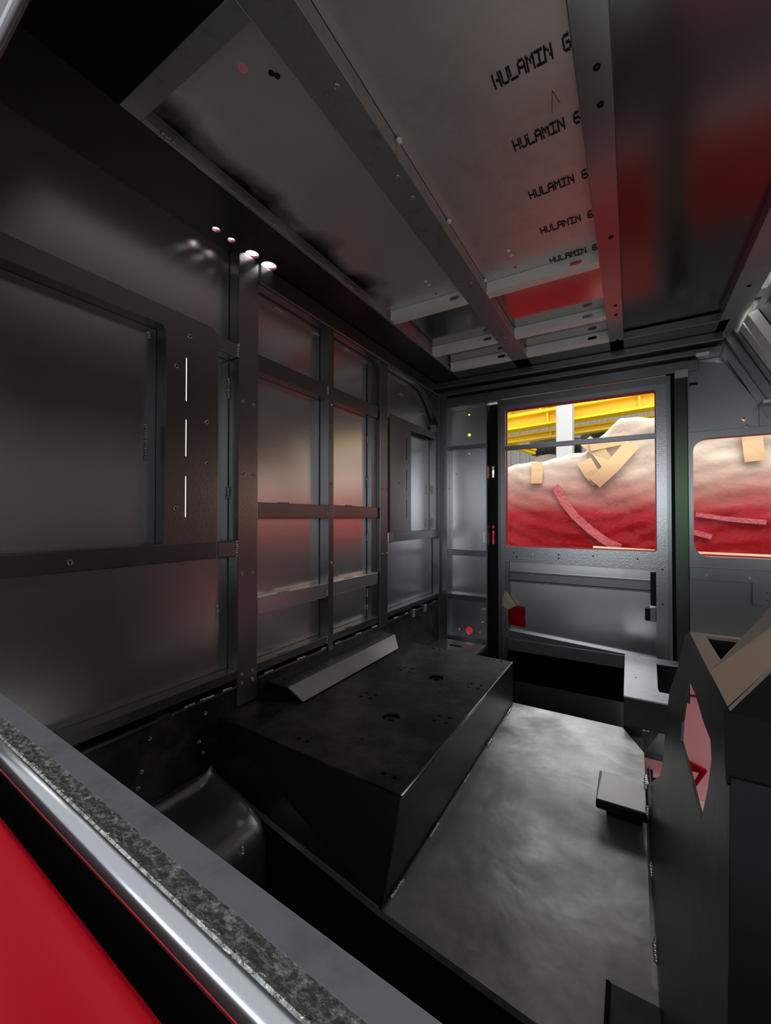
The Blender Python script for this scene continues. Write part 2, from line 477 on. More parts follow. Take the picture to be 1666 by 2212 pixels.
# ledge rail below the second window, with a step
plate('ledge_rail', [(1.054, 0.640), (1.238, 0.640), (1.238, 0.560), (1.95, 0.560), (1.95, 0.682), (1.054, 0.686)], [circ(1.275, .607, .004, 8), circ(1.278, .577, .006, 10)], MY(1.980), 0.012, 'satin_black', wall_back)
box('ledge_top', 1.054, 1.95, 1.980, 1.994, 0.684, 0.688, 'satin_black', wall_back)
for x in (1.103, 1.228): rivet(wall_back, (x, 1.979, 0.660), 'Y', -1, 0.005)
rivet(wall_back, (0.087, 2.0, 1.105), 'Y', -1, 0.003); rivet(wall_back, (0.05, 1.994, 1.03), 'Y', -1, 0.003)
bead(wall_back, (1.056, 1.995, 1.20), 'Z', 0.06, 0.004)
local(wall_back)

# ---- floor of the cab: raised deck, wells at both doors
floor = plate('floor', [(0.515, 0.563), (0.756, 0.538), (0.912, 0.56), (0.912, 0.64), (0.879, 0.66), (0.884, 1.295), (0.833, 1.418), (-0.036, 1.418), (-0.036, 0.65)],
              [], MZD(0.255), 0.012, 'floor_paint', kind='structure')
floor_parts = [
    box('floor_riser', -0.03, 0.884, 1.400, 1.414, -0.20, 0.243, 'rough_black', floor),
    box('far_arch_shelf', -0.034, 0.245, 1.47, 1.995, 0.235, 0.252, 'floor_paint', floor),
    box('arch_shelf_side', 0.232, 0.245, 1.47, 1.995, -0.2, 0.235, 'rough_black', floor),
    box('well_floor', -0.034, 1.00, 1.41, 2.05, -0.215, -0.20, 'deep_black', floor),
    box('well_floor', -0.034, 1.00, 0.10, 0.58, -0.215, -0.20, 'deep_black', floor),
]
bm = bmesh.new(); PLATE(bm, slot(0.085, 0.15, 1.895, 1.915), [], MZU(0.252), 0.001); obj('drain_slot', bm, 'deep_black', floor)
# small gully rails along the open right edge of the floor
box('edge_channel', 0.886, 0.889, 0.66, 1.26, 0.225, 0.252, 'satin_black', floor)
box('edge_channel', 0.893, 0.896, 0.66, 1.26, 0.21, 0.245, 'satin_black', floor)
for y in (0.70, 0.86, 1.02, 1.15): bead(floor, (0.886, y, 0.256), 'Y', 0.03, 0.009)
for y in (0.59, 0.74, 0.93, 1.11, 1.32): bead(floor, (0.519, y, 0.258), 'Y', 0.035, 0.007)
box('floor_seam', 0.514, 0.5195, 0.56, 1.41, 0.255, 0.2585, 'satin_black', floor, bev=0.001)
# slot and lip at the near end of the floor
bm = bmesh.new(); PLATE(bm, slot(0.826, 0.832, 0.50, 0.637), [], MZU(0.2552), 0.0008); obj('floor_slot', bm, 'deep_black', floor)
box('slot_flange', 0.832, 0.9, 0.562, 0.634, 0.255, 0.258, 'dash_grey', floor)
bm = bmesh.new()
vsr = [[bm.verts.new((x, y + dy, z)) for z in (-0.2, 0.242)] for x, y, dy in ((-0.03, 0.66, 0), (0.515, 0.575, 0), (0.756, 0.55, 0), (0.93, 0.575, 0))]
for i in range(3): bm.faces.new((vsr[i][0], vsr[i + 1][0], vsr[i + 1][1], vsr[i][1]))
bmesh.ops.solidify(bm, geom=bm.faces[:], thickness=0.004)
obj('floor_riser', bm, 'deep_black', floor)
local(floor)

# ---- platform over the near wheel arch (left of the seat box)
shelf = floor
bm = bmesh.new()
prof = [(-0.003, 0.275), (0.002, 0.262), (0.02, 0.257), (0.10, 0.255), (0.16, 0.250), (0.195, 0.235), (0.21, 0.20), (0.212, -0.18)]
ys = [0.20 + 0.045 * k for k in range(10)] + [0.625, 0.640, 0.650]
rows = []
for y in ys:
    up = max(0, (y - 0.60) / 0.05) ** 2 * 0.02
    rows.append([bm.verts.new((x, y - 0.16 * (x + 0.03) * (y - 0.2) / 0.45 - 0.010, z + up)) for x, z in prof])
for i in range(len(rows) - 1):
    for k in range(len(prof) - 1):
        bm.faces.new((rows[i][k], rows[i][k + 1], rows[i + 1][k + 1], rows[i + 1][k]))
bmesh.ops.recalc_face_normals(bm, faces=bm.faces[:])
r = bmesh.ops.solidify(bm, geom=bm.faces[:], thickness=0.004)
obj('wheel_arch_step', bm, 'speckle_black', shelf, smooth=True)
box('step_flange', -0.003, 0.001, 0.15, 0.65, 0.255, 0.285, 'satin_black', shelf)
bead(shelf, (0.004, 0.652, 0.262), 'Z', 0.05, 0.006)
bead(shelf, (0.004, 0.652, 0.262), 'X', 0.03, 0.005)
bead(shelf, (0.206, 0.55, 0.225), 'Z', 0.012, 0.007)
local(shelf)

# ---- ceiling
ceiling = plate('ceiling', rect(0.118, 1.16, 0.13, 2.04), [circ(0.327, 0.441, 0.009, 12)] , MZU(1.608), 0.004, 'alu_dark', kind='structure')
hole_list = [(0.009, 0.628, .0095), (0.009, 0.672, .0095), (0.009, 0.737, .0175), (0.009, 0.795, .0205), (0.045, 0.763, .002), (0.045, 0.822, .0025), (-0.012, 0.70, .002), (-0.012, 0.775, .002)]
ceiling.data.materials.clear(); ceiling.data.materials.append(MAT['alu_dark'])


def sheet(name, x0, x1, y0, y1, m, holes=(), z=1.605):
    return plate(name, rect(x0, x1, y0, y1), holes, MZU(z), 0.0025, m, ceiling)


sheet('roof_sheet', 0.130, 0.412, 0.387, 1.255, 'oversprayed_sheet')
sheet('roof_sheet', 0.130, 0.412, 1.255, 1.81, 'alu_polished')
sheet('roof_sheet', 0.480, 0.789, 0.15, 1.255, 'alu_sheet')
sheet('roof_sheet', 0.480, 0.789, 1.255, 1.81, 'alu_polished')
sheet('roof_sheet', 0.839, 1.13, 0.15, 1.90, 'alu_dark')
# drop the part of the ceiling above the side border so the holes see the workshop
bm = bmesh.new(); PLATE(bm, rect(-0.04, 0.128, 0.13, 2.0), [circ(a, b, r) for a, b, r in hole_list], MZU(1.571), 0.003)
border = obj('side_border', bm, 'dull_black', ceiling)
for a_, b_, r_ in hole_list:
    bm = bmesh.new(); PLATE(bm, circ(a_, b_, r_ + 0.0012, 24), [circ(a_, b_, r_ - 0.0002, 24)], MZU(1.5742), 0.004); obj('hole_rim', bm, 'red_rim', ceiling)
box('border_side', 0.124, 0.130, 0.387, 1.83, 1.574, 1.604, 'alu_grey', ceiling)
box('border_edge', 0.128, 0.138, 0.387, 1.83, 1.571, 1.576, 'alu_grey', ceiling)
box('near_border', 0.128, 1.9, 0.13, 0.352, 1.571, 1.60, 'deep_black', ceiling)
box('far_border', 0.128, 1.16, 1.835, 2.0, 1.571, 1.60, 'satin_black', ceiling)
box('beam', 0.412, 0.480, 0.13, 2.0, 1.571, 1.604, 'alu_grey', ceiling)
box('beam', 0.789, 0.839, 0.13, 1.97, 1.571, 1.604, 'beam_metal', ceiling)
box('beam', 1.130, 1.200, 0.13, 1.98, 1.571, 1.610, 'alu_grey', ceiling)
box('cross_member', 0.128, 0.412, 0.352, 0.387, 1.571, 1.604, 'alu_grey', ceiling)


def cross(x0, x1, y0, y1, slots):
    bm = bmesh.new()
    PLATE(bm, rect(x0, x1, 1.571, 1.604), [slot(s - .016, s + .016, 1.580, 1.592) for s in slots], MY(y0), 0.003)
    B(bm, x0, x1, y0 + 0.003, y1, 1.571, 1.574, 0)
    return obj('cross_member', bm, 'alu_bright', ceiling)


for x0, x1, s in ((0.138, 0.412, 0.375), (0.480, 0.789, 0.732)):
    cross(x0, x1, 1.238, 1.272, [s]); cross(x0, x1, 1.590, 1.622, [s]); cross(x0, x1, 1.795, 1.832, [s])
    for y in (1.238, 1.590, 1.795): bead(ceiling, (x0 + 0.003, y - 0.001, 1.574), 'Z', 0.028, 0.005, 'alu_bright')
for p in ((0.459, 0.516), (0.458, 0.719), (0.459, 0.783), (0.457, 1.16), (0.819, 0.699), (0.820, 0.766), (0.821, 1.145), (0.819, 1.525), (0.819, 1.596), (0.818, 1.83), (0.447, 1.582), (0.452, 1.64), (0.452, 1.828), (1.165, 1.60)):
    rivet(ceiling, (p[0], p[1], 1.5705), 'Z', -1, 0.0055, 'alu_grey' if p[0] < .8 else 'deep_black')
for p in ((0.577, 1.121), (0.578, 1.145), (0.322, 1.137), (0.323, 1.161)):
    bm = bmesh.new(); bmesh.ops.create_uvsphere(bm, u_segments=12, v_segments=8, radius=0.0055, matrix=Matrix.Translation((p[0], p[1], 1.605)) @ Matrix.Diagonal((1, 1, .5, 1)))
    obj('rivet_head', bm, 'alu_bright', ceiling, smooth=True)
for p in ((0.576, 1.205), (0.322, 1.215)):
    bm = bmesh.new(); CYL(bm, (p[0], p[1], 1.6045), 'Z', 0.004, 0.001, 12); obj('marker_dot', bm, 'red_rim', ceiling, label='small red dot')
for p in ((0.361, 0.470), (0.366, 0.478)):
    bm = bmesh.new(); CYL(bm, (p[0], p[1], 1.6045), 'Z', 0.005, 0.001, 14); obj('drill_hole', bm, 'deep_black', ceiling)
bm = bmesh.new(); CYL(bm, (0.327, 0.441, 1.6045), 'Z', 0.008, 0.001, 14); obj('drill_hole', bm, 'pink_film', ceiling, label='hole showing red paint edge')
for p in ((0.485, 0.676), (0.485, 0.925), (0.484, 1.215)):
    bm = bmesh.new(); bmesh.ops.create_icosphere(bm, subdivisions=2, radius=0.006, matrix=Matrix.Translation((p[0], p[1], 1.598)) @ Matrix.Diagonal((1, 1.2, .8, 1)))
    obj('weld_spot', bm, 'alu_bright', ceiling, smooth=True)
for p in ((0.139, 0.42, .02), (0.139, 0.692, .012), (0.139, 0.99, .012), (0.139, 1.24, .012)): bead(ceiling, (p[0], p[1], 1.573), 'Y', p[2], 0.008, 'alu_grey')
# sloping front part of the roof (drops to the windscreen header)
SL = math.atan2(-0.285, 0.14)


def slope(u, v, w):   # u along the slope from the ridge, v = Y
    return (1.195 + math.cos(SL) * u - math.sin(SL) * w * 1.0, v, 1.571 + math.sin(SL) * u + math.cos(SL) * w)


plate('slope_panel', rect(0.0, 0.34, 0.15, 2.02), [], lambda u, v, w: slope(u, v, w + 0.03), 0.004, 'alu_dark', ceiling)
for (a, b) in ((1.80, 1.862), (1.875, 1.93)):
    bm = bmesh.new(); PLATE(bm, rect(0.01, 0.30, a, b), [], slope, 0.028); obj('slope_member', bm, 'alu_bright', ceiling)
for (y0, y1, u0) in ((1.990, 2.015, .06), (1.965, 1.985, .035), (1.935, 1.955, 0.01)):
    bm = bmesh.new(); PLATE(bm, rect(-0.01, 0.34, y0, y1), [], lambda u, v, w, q=u0: slope(u, v, w - q), 0.05); obj('slope_seam', bm, 'satin_black', ceiling)
box('front_header', 1.262, 1.95, 1.93, 2.0, 1.285, 1.297, 'alu_grey', ceiling)
box('front_roof', 1.33, 1.96, 0.13, 2.04, 1.30, 1.32, 'satin_black', ceiling)
# stencilled mill marking on the bare sheet: dot matrix letters
FONT = {'H': ["10001", "10001", "10001", "11111", "10001", "10001", "10001"], 'U': ["10001"] * 6 + ["01110"],
        'L': ["10000"] * 6 + ["11111"], 'A': ["01110", "10001", "10001", "11111", "10001", "10001", "10001"],
        'M': ["10001", "11011", "10101", "10101", "10001", "10001", "10001"], 'I': ["11111", "00100", "00100", "00100", "00100", "00100", "11111"],
        'N': ["10001", "11001", "10101", "10101", "10011", "10001", "10001"], '6': ["01110", "10000", "10000", "11110", "10001", "10001", "01110"],
        '0': ["01110", "10001", "10001", "10001", "10001", "10001", "01110"], ' ': ["00000"] * 7}
for row, yb in enumerate((0.682, 0.819, 0.962, 1.096, 1.236)):
    bm = bmesh.new()
    for i, ch in enumerate('HULAMIN 60'):
        for r_, line in enumerate(FONT[ch]):
            for c_, b_ in enumerate(line):
                if b_ == '1' and random.random() > 0.03:
                    px = 0.667 + i * 0.0134 + c_ * 0.0024 + random.uniform(-.0003, .0003)
                    py = yb - (6 - r_) * 0.0037 + random.uniform(-.0003, .0003)
                    if px > 0.787: continue
                    B(bm, px - 0.0002, px + 0.0024, py - 0.0023, py + 0.0023, 1.6040, 1.6049, 0)
    obj('stencil_text', bm, 'ink', ceiling, label='black dot matrix lettering HULAMIN 6')
bm = bmesh.new()
for a, b, c, d in ((0.749, 0.735, 0.757, 0.765), (0.742, 0.775, 0.749, 0.735)): 
    vs = [bm.verts.new(q) for q in ((a, b, 1.6045), (a + .001, b, 1.6045), (c + .001, d, 1.6045), (c, d, 1.6045))]; bm.faces.new(vs)
obj('scratch', bm, 'ink', ceiling)
local(ceiling)

# ---- front and near walls (behind and beside the camera)
wall_front = plate('wall_front', rect(0.10, 2.04, -0.2, 1.33), [rrect(0.25, 1.9, 0.70, 1.27, 0.06)], lambda u, v, w: (1.95 + w, u, v), 0.02, 'dull_black', kind='structure')
NS = -0.045


def NEAR(y0): return lambda u, v, w: (u, y0 + NS * (u - 0.86) - w, v)


ARC = [(0.262 + 0.02 * k, 1.372) for k in range(6)]
NEAR_OPEN = rrect(0.26, 1.05, 0.655, 1.372, 0.004)
wall_near = plate('wall_near', [(-0.04, -0.2), (2.0, -0.2), (2.0, 1.62), (-0.04, 1.62)],
                  [NEAR_OPEN, rrect(1.15, 1.85, 0.62, 1.25, 0.05)], NEAR(0.128), 0.004, 'dull_black', kind='structure')

bm = bmesh.new()
path = [(0.262, 0.72)] + ARC + [(1.05, 1.372)]
ring_ = []
for i, (x, z) in enumerate(path):
    y = 0.128 + NS * (x - 0.86)
    a_, b_ = path[max(0, i - 1)], path[min(len(path) - 1, i + 1)]
    d = Vector((b_[0] - a_[0], b_[1] - a_[1])).normalized()
    ring_.append([bm.verts.new((x + d.y * 0.005 * math.cos(t * math.pi / 4), y + 0.006 * math.sin(t * math.pi / 4), z - d.x * 0.005 * math.cos(t * math.pi / 4))) for t in range(8)])
for i in range(len(ring_) - 1):
    for t in range(8): bm.faces.new((ring_[i][t], ring_[i][(t + 1) % 8], ring_[i + 1][(t + 1) % 8], ring_[i + 1][t]))
bmesh.ops.recalc_face_normals(bm, faces=bm.faces[:])
obj('frame_seal', bm, 'seal_gloss', wall_near, smooth=True)
local(wall_near)

# ---- door_1 in the far side
door = empty('door_1', (0.65, 2.0, 0.0), kind='structure')
WX0, WX1, WZ0, WZ1 = 0.337, 0.948, 0.739, 1.403
plate('door_frame', rect(DX0, DX1, -0.10, 1.450), [rrect(WX0, WX1, WZ0, WZ1, 0.008, 3), [(0.333, 0.34), (0.953, 0.30), (0.953, 0.682), (0.333, 0.689)]], MY(2.0), 0.03, 'speckle_black', door)
# stepped edge trim of the frame
plate('edge_trim', rect(DX0, DX1, -0.10, 1.450), [rect(DX0 + 0.012, DX1 - 0.013, -0.08, 1.420)], MY(1.994), 0.006, 'satin_black', door)
plate('window_edge', rrect(WX0 - .003, WX1 + .003, WZ0 - .003, WZ1 + .003, 0.010, 3), [rrect(WX0 + .0035, WX1 - .0035, WZ0 + .0045, WZ1 - .006, 0.008, 3)], MY(2.022), 0.012, 'red_rim', door, label='red painted rim of the window cut-out')
box('window_bar', WX0, WX1, 2.002, 2.014, 1.204, 1.226, 'satin_black', door)
# recessed lower panel
box('lower_panel', 0.325, 0.96, 2.026, 2.032, -0.10, 0.695, 'skin_black', door)
plate('recess_lip', [(0.333, 0.29), (0.953, 0.29), (0.953, 0.682), (0.333, 0.689)], [[(0.349, 0.30), (0.944, 0.30), (0.944, 0.655), (0.935, 0.664), (0.349, 0.669)]], MY(1.997), 0.004, 'speckle_black', door)
for z0, z1, y in ((0.614, 0.621, 2.018), (0.570, 0.577, 2.016), (0.577, 0.614, 2.022)):
    box('swage', 0.352, 0.935, y, 2.028, z0, z1, 'satin_black', door, bev=0.002)
box('kick_fold', 0.34, 0.96, 2.008, 2.03, 0.262, 0.285, 'satin_black', door, bev=0.004)
box('kick_fold', 0.34, 0.96, 2.000, 2.03, 0.10, 0.250, 'satin_black', door, bev=0.004)
box('latch_strip', 0.925, 0.943, 2.004, 2.026, 0.519, 0.655, 'deep_black', door)
box('latch_plate', 0.922, 0.942, 1.998, 2.026, 0.455, 0.510, 'satin_black', door)
box('latch_block', 0.905, 0.921, 2.006, 2.026, 0.455, 0.505, 'deep_black', door)
box('hinge_tab', 0.334, 0.350, 1.995, 2.01, 0.50, 0.665, 'satin_black', door)
box('hinge_tab', 0.334, 0.350, 1.995, 2.01, 0.24, 0.31, 'satin_black', door)
for x, z in ((0.375, .712), (0.575, .712), (0.715, .712), (0.88, .708), (0.39, .694), (0.575, .694), (0.845, .675), (0.965, .67), (0.965, .53), (0.932, .49)):
    bm = bmesh.new(); CYL(bm, (x, 1.997 if z > .69 and z < .7 else 1.9995, z), 'Y', 0.0035, 0.002, 10); obj('screw_hole', bm, 'deep_black', door)
bm = bmesh.new(); CYL(bm, (0.462, 1.9995, 0.708), 'Y', 0.003, 0.002, 10); obj('screw', bm, 'alu_bright', door)
for x, z in ((0.52, 0.57), (0.45, 0.60), (0.55, 0.60), (0.56, 0.275), (0.9, 0.60)): bead(door, (x, 2.02, z + .01), 'X', 0.012, 0.003)
local(door)

# ================================================================ THINGS
# ---- seat base box
sb = empty('seat_base', (0.25, 1.0, 0.255), 'large black steel seat base box with drilled top on the cab floor', 'seat base')
holes = [circ(0.355, 0.868, 0.022), circ(0.350, 1.150, 0.022)]
for cx, cy in ((0.242, 0.938), (0.242, 1.160), (0.470, 1.147), (0.467, 0.919)):
    for dx, dy in ((-.014, -.013), (.014, -.010), (-.014, .014), (.014, .016)): holes.append(circ(cx + dx, cy + dy, 0.0052, 10))
for cx, cy in ((0.242, 0.681), (0.465, 0.671), (0.240, 1.400), (0.468, 1.393)):
    for dx in (-0.012, 0.012): holes.append(circ(cx + dx, cy, 0.0055, 10))
holes += [circ(0.40, 1.06, .003, 8), circ(0.07, 0.76, .003, 8), circ(0.35, .75, .003, 8)]
plate('top_plate', [(-0.034, 0.655), (0.512, 0.634), (0.514, 1.407), (-0.034, 1.432)], holes, MZD(0.395), 0.004,
      'rough_black', sb)
def HEX(bm, a, b):
    va = [bm.verts.new(p) for p in a]; vb = [bm.verts.new(p) for p in b]
    n = len(a); fs = [bm.faces.new(va), bm.faces.new(vb)]
    for i in range(n): fs.append(bm.faces.new((va[i], va[(i + 1) % n], vb[(i + 1) % n], vb[i])))
    bmesh.ops.recalc_face_normals(bm, faces=fs)
bm = bmesh.new(); HEX(bm, [(0.514, 0.632, 0.3935), (0.514, 0.562, 0.256), (0.514, 1.407, 0.256), (0.514, 1.407, 0.3935)],
                      [(0.510, 0.632, 0.3935), (0.510, 0.562, 0.256), (0.510, 1.407, 0.256), (0.510, 1.407, 0.3935)])
obj('side_panel', bm, 'dull_black', sb)
bm = bmesh.new(); HEX(bm, [(-0.03, 0.656, 0.391), (0.509, 0.636, 0.391), (0.509, 0.566, 0.256), (-0.03, 0.650, 0.256)],
                      [(-0.03, 0.660, 0.391), (0.509, 0.640, 0.391), (0.509, 0.570, 0.256), (-0.03, 0.654, 0.256)])
obj('front_panel', bm, 'dull_black', sb)
box('rear_panel', -0.03, 0.51, 1.405, 1.409, 0.256, 0.391, 'satin_black', sb)
# rounded folded edge that catches the light
bm = bmesh.new(); CYL(bm, (0.5120, 1.02, 0.3925), 'Y', 0.0036, 0.772, 10); obj('folded_edge', bm, 'seal_gloss', sb, smooth=True)
bm = bmesh.new()
HEX(bm, [(0.512, 0.631, 0.393), (0.516, 0.633, 0.393), (0.516, 0.565, 0.256), (0.512, 0.563, 0.256)], [(0.510, 0.635, 0.393), (0.514, 0.637, 0.393), (0.514, 0.569, 0.256), (0.510, 0.567, 0.256)])
obj('corner_seam', bm, 'dash_grey', sb)
for cx, cy in ((0.355, 0.868), (0.350, 1.150)):
    bm = bmesh.new(); PLATE(bm, circ(cx, cy, 0.020), [circ(cx, cy, 0.009, 6)], MZD(0.388), 0.004); obj('tube_socket', bm, 'rough_black', sb)
local(sb)
# ---- angle plate standing on the seat base, against the wall
ap = empty('angle_plate', (0.05, 1.1, 0.396), 'folded black angle plate lying on top of the seat base', 'bracket')
bm = bmesh.new()
prof = [(-0.030, 0.436), (-0.028, 0.4365), (-0.027, 0.4255), (0.062, 0.4255), (0.066, 0.424), (0.120, 0.3982), (0.117, 0.3962), (0.063, 0.4215), (-0.030, 0.4215)]
e0 = [(x, 0.815 - 0.10 * max(0, (x - .05)) * 0, z) for x, z in prof]
e1 = [(x, 1.395 - (0.07 * max(0, (x - .062) / .058)), z) for x, z in prof]
HEX(bm, e0, e1)
obj('folded_sheet', bm, 'speckle_black', ap)
bm = bmesh.new(); HEX(bm, [(0.0662, 0.8155, 0.4247), (0.1203, 0.8155, 0.3989), (0.1203, 1.325, 0.3989), (0.0662, 1.3945, 0.4247)], [(0.0655, 0.8155, 0.4233), (0.1196, 0.8155, 0.3975), (0.1196, 1.325, 0.3975), (0.0655, 1.3945, 0.4233)])
obj('fold_face', bm, 'pale_grey', ap, label='paler grey sloping face')  # sloping face coloured paler than the rest of the sheet
box('wall_flange', -0.030, -0.026, 0.815, 1.395, 0.4215, 0.447, 'alu_grey', ap, bev=0.0005)
bm = bmesh.new(); CYL(bm, (0.015, 0.85, 0.426), 'Z', 0.003, 0.001, 8); obj('bolt_hole', bm, 'deep_black', ap)
box('standoff', -0.02, 0.05, 0.83, 0.84, 0.396, 0.4215, 'deep_black', ap)
box('standoff', -0.02, 0.05, 1.34, 1.35, 0.396, 0.4215, 'deep_black', ap)
local(ap)

# ---- flap on the floor
fl = empty('floor_hatch', (0.84, 1.0, 0.256), 'small pale rectangular hatch flap raised at the right edge of the floor', 'hatch')
bm = bmesh.new(); HEX(bm, [(0.799, 1.065, 0.298), (0.880, 1.073, 0.298), (0.879, 0.958, 0.298), (0.795, 0.956, 0.298)], [(0.799, 1.065, 0.302), (0.880, 1.073, 0.302), (0.879, 0.958, 0.302), (0.795, 0.956, 0.302)])
obj('flap', bm, 'alu_sheet', fl)
box('front_lip', 0.793, 0.882, 0.948, 0.956, 0.286, 0.3025, 'deep_black', fl, bev=0.003)
box('side_lip', 0.793, 0.798, 0.956, 1.066, 0.288, 0.301, 'satin_black', fl)
box('support', 0.81, 0.875, 0.985, 1.05, 0.2555, 0.298, 'deep_black', fl)
bead(fl, (0.883, 0.955, 0.30), 'Y', 0.02, 0.010); bead(fl, (0.883, 1.045, 0.30), 'Y', 0.02, 0.010)
local(fl)

# ---- bracket in the far well
br = empty('pedal_bracket', (0.88, 1.62, 0.26), 'grey notched channel bracket standing in the dark well by the far door', 'bracket')
plate('bracket_top', [(0.836, 1.418), (0.965, 1.418), (0.965, 1.50), (0.929, 1.503), (0.926, 1.53), (0.934, 1.792), (1.01, 1.80), (1.015, 1.855), (0.834, 1.850)], [circ(0.868, 1.60, 0.004, 8), circ(0.868, 1.80, .003, 8)], MZD(0.350), 0.004, 'alu_grey', br)
box('bracket_front', 0.836, 0.96, 1.418, 1.422, 0.262, 0.346, 'dull_black', br)
box('bracket_side', 0.836, 0.840, 1.422, 1.84, -0.19, 0.346, 'deep_black', br)
box('bracket_back', 0.84, 1.01, 1.85, 1.854, 0.15, 0.346, 'deep_black', br)
plate('corner_gusset', [(0.836, 0.262), (0.925, 0.262), (0.905, 0.225), (0.885, 0.195), (0.836, 0.15)], [], MY(1.425), 0.004, 'rough_black', br)
bead(br, (0.885, 1.42, 0.26), 'X', 0.012, 0.006)
local(br)

# ---- dash console on the right
dc = empty('dash_console', (0.93, 0.7, 0.25), 'tall bare black steel dash console frame at the right edge of the floor', 'console')


def TILT(u, v, w): return (0.886 + (v - 0.255) * 0.0959 + w, u, v)


outer = [(0.14, 0.20), (1.12, 0.20), (1.13, 0.262), (0.905, 0.408), (0.88, 0.452), (0.89, 0.475), (0.905, 0.508), (0.895, 0.572), (0.816, 0.639), (0.775, 0.70), (0.73, 0.714), (0.557, 0.714), (0.453, 0.714), (0.41, 0.676), (0.342, 0.56)]
hole = [(0.695, 0.660), (0.628, 0.664), (0.557, 0.660), (0.513, 0.661), (0.499, 0.649), (0.500, 0.622), (0.514, 0.580), (0.546, 0.578), (0.585, 0.578), (0.629, 0.576), (0.701, 0.571), (0.711, 0.593), (0.705, 0.628)]
plate('side_panel', outer, [hole], TILT, 0.003, 'dash_grey', dc)
bm = bmesh.new()
HEX(bm, [(0.924, 0.409, 0.680), (0.911, 0.340, 0.56), (0.877, 0.138, 0.20), (1.6, 0.138, 0.20), (1.6, 0.34, 0.56), (1.6, 0.409, 0.68)],
    [(0.924, 0.413, 0.680), (0.911, 0.344, 0.56), (0.877, 0.142, 0.20), (1.6, 0.142, 0.20), (1.6, 0.344, 0.56), (1.6, 0.413, 0.68)])
obj('front_panel', bm, 'deep_black', dc)
plate('top_frame', rect(0.930, 1.30, 0.552, 0.732), [[(0.947, 0.60), (0.947, 0.720), (1.27, 0.712), (1.27, 0.59)]], MZD(0.716), 0.004, 'tan_lit', dc)
box('inner_wall', 0.934, 1.3, 0.722, 0.728, 0.66, 0.71, 'deep_black', dc)
bm = bmesh.new()
HEX(bm, [(0.930, 0.553, 0.7165), (0.930, 0.453, 0.7165), (1.226, 0.829, 0.923), (1.21, 0.937, 0.95)], [(0.937, 0.553, 0.706), (0.937, 0.453, 0.706), (1.232, 0.829, 0.911), (1.216, 0.937, 0.938)])
obj('sloped_cover', bm, 'tan_lit', dc, label='sloping cover plate, tan light in its colour')
bm = bmesh.new()
HEX(bm, [(0.926, 0.452, 0.7145), (1.226, 0.827, 0.918), (1.60, 0.415, 0.68), (0.921, 0.409, 0.676)], [(0.930, 0.460, 0.706), (1.226, 0.835, 0.908), (1.60, 0.42, 0.675), (0.923, 0.415, 0.671)])
obj('cover_side', bm, 'deep_black', dc)
bm = bmesh.new(); CYL(bm, (0.908, .63, 0.40), 'X', 0.003, 0.01, 8); obj('bolt_hole', bm, 'deep_black', dc)
local(dc)

# ---- pink sheeted inner wing seen through the console
iw = empty('inner_wing', (1.1, 2.3, -0.2), 'pinkish red inner wing panel seen through the gap in the console', 'panel')
box('wing_panel', 0.88, 1.75, 2.10, 2.11, -0.27, 0.42, 'pink_film', iw)
box('wing_flange', 0.88, 1.75, 2.094, 2.10, 0.146, 0.154, 'red_gloss', iw)
bm = bmesh.new(); HEX(bm, [(1.03, 2.08, -0.110), (1.112, 2.08, -0.137), (1.075, 2.08, -0.210), (1.03, 2.08, -0.21)], [(1.03, 2.1, -0.110), (1.112, 2.1, -0.137), (1.075, 2.1, -0.210), (1.03, 2.1, -0.21)])
obj('torn_opening', bm, 'red_gloss', iw, label='dark red torn edge')
box('cream_foot', 0.88, 1.75, 2.09, 2.105, -0.95, -0.27, 'cream', iw)
box('cable_opening', 0.905, 0.930, 2.096, 2.10, -0.245, -0.195, 'deep_black', iw, bev=0.002)
bm = bmesh.new(); HEX(bm, [(1.05, 2.078, -0.150), (1.085, 2.078, -0.150), (1.07, 2.078, -0.185), (1.05, 2.078, -0.19)], [(1.05, 2.08, -0.150), (1.085, 2.08, -0.150), (1.07, 2.08, -0.185), (1.05, 2.08, -0.19)]); obj('torn_hollow', bm, 'pink_film', iw)
local(iw)

# ---- near window sill with seal (the camera looks in over it)
sl = empty('window_seal', (0.6, 0.12, 0.69), 'worn grey and glossy black window sill edge crossing the lower left corner', 'window sill')


def sill(name, prof, m, x0=-0.10, x1=1.10, n=1, smooth=False):
    bm = bmesh.new()
    rows = []
    for k in range(n + 1):
        x = x0 + (x1 - x0) * k / n
        rows.append([bm.verts.new((x, y + NS * (x - 0.86), z)) for y, z in prof])
    L_ = len(prof)
    for i in range(n):
        for k in range(L_):
            bm.faces.new((rows[i][k], rows[i][(k + 1) % L_], rows[i + 1][(k + 1) % L_], rows[i + 1][k]))
    bm.faces.new(rows[0]); bm.faces.new(rows[-1])
    bmesh.ops.recalc_face_normals(bm, faces=bm.faces[:])
    return obj(name, bm, m, sl, smooth=smooth)


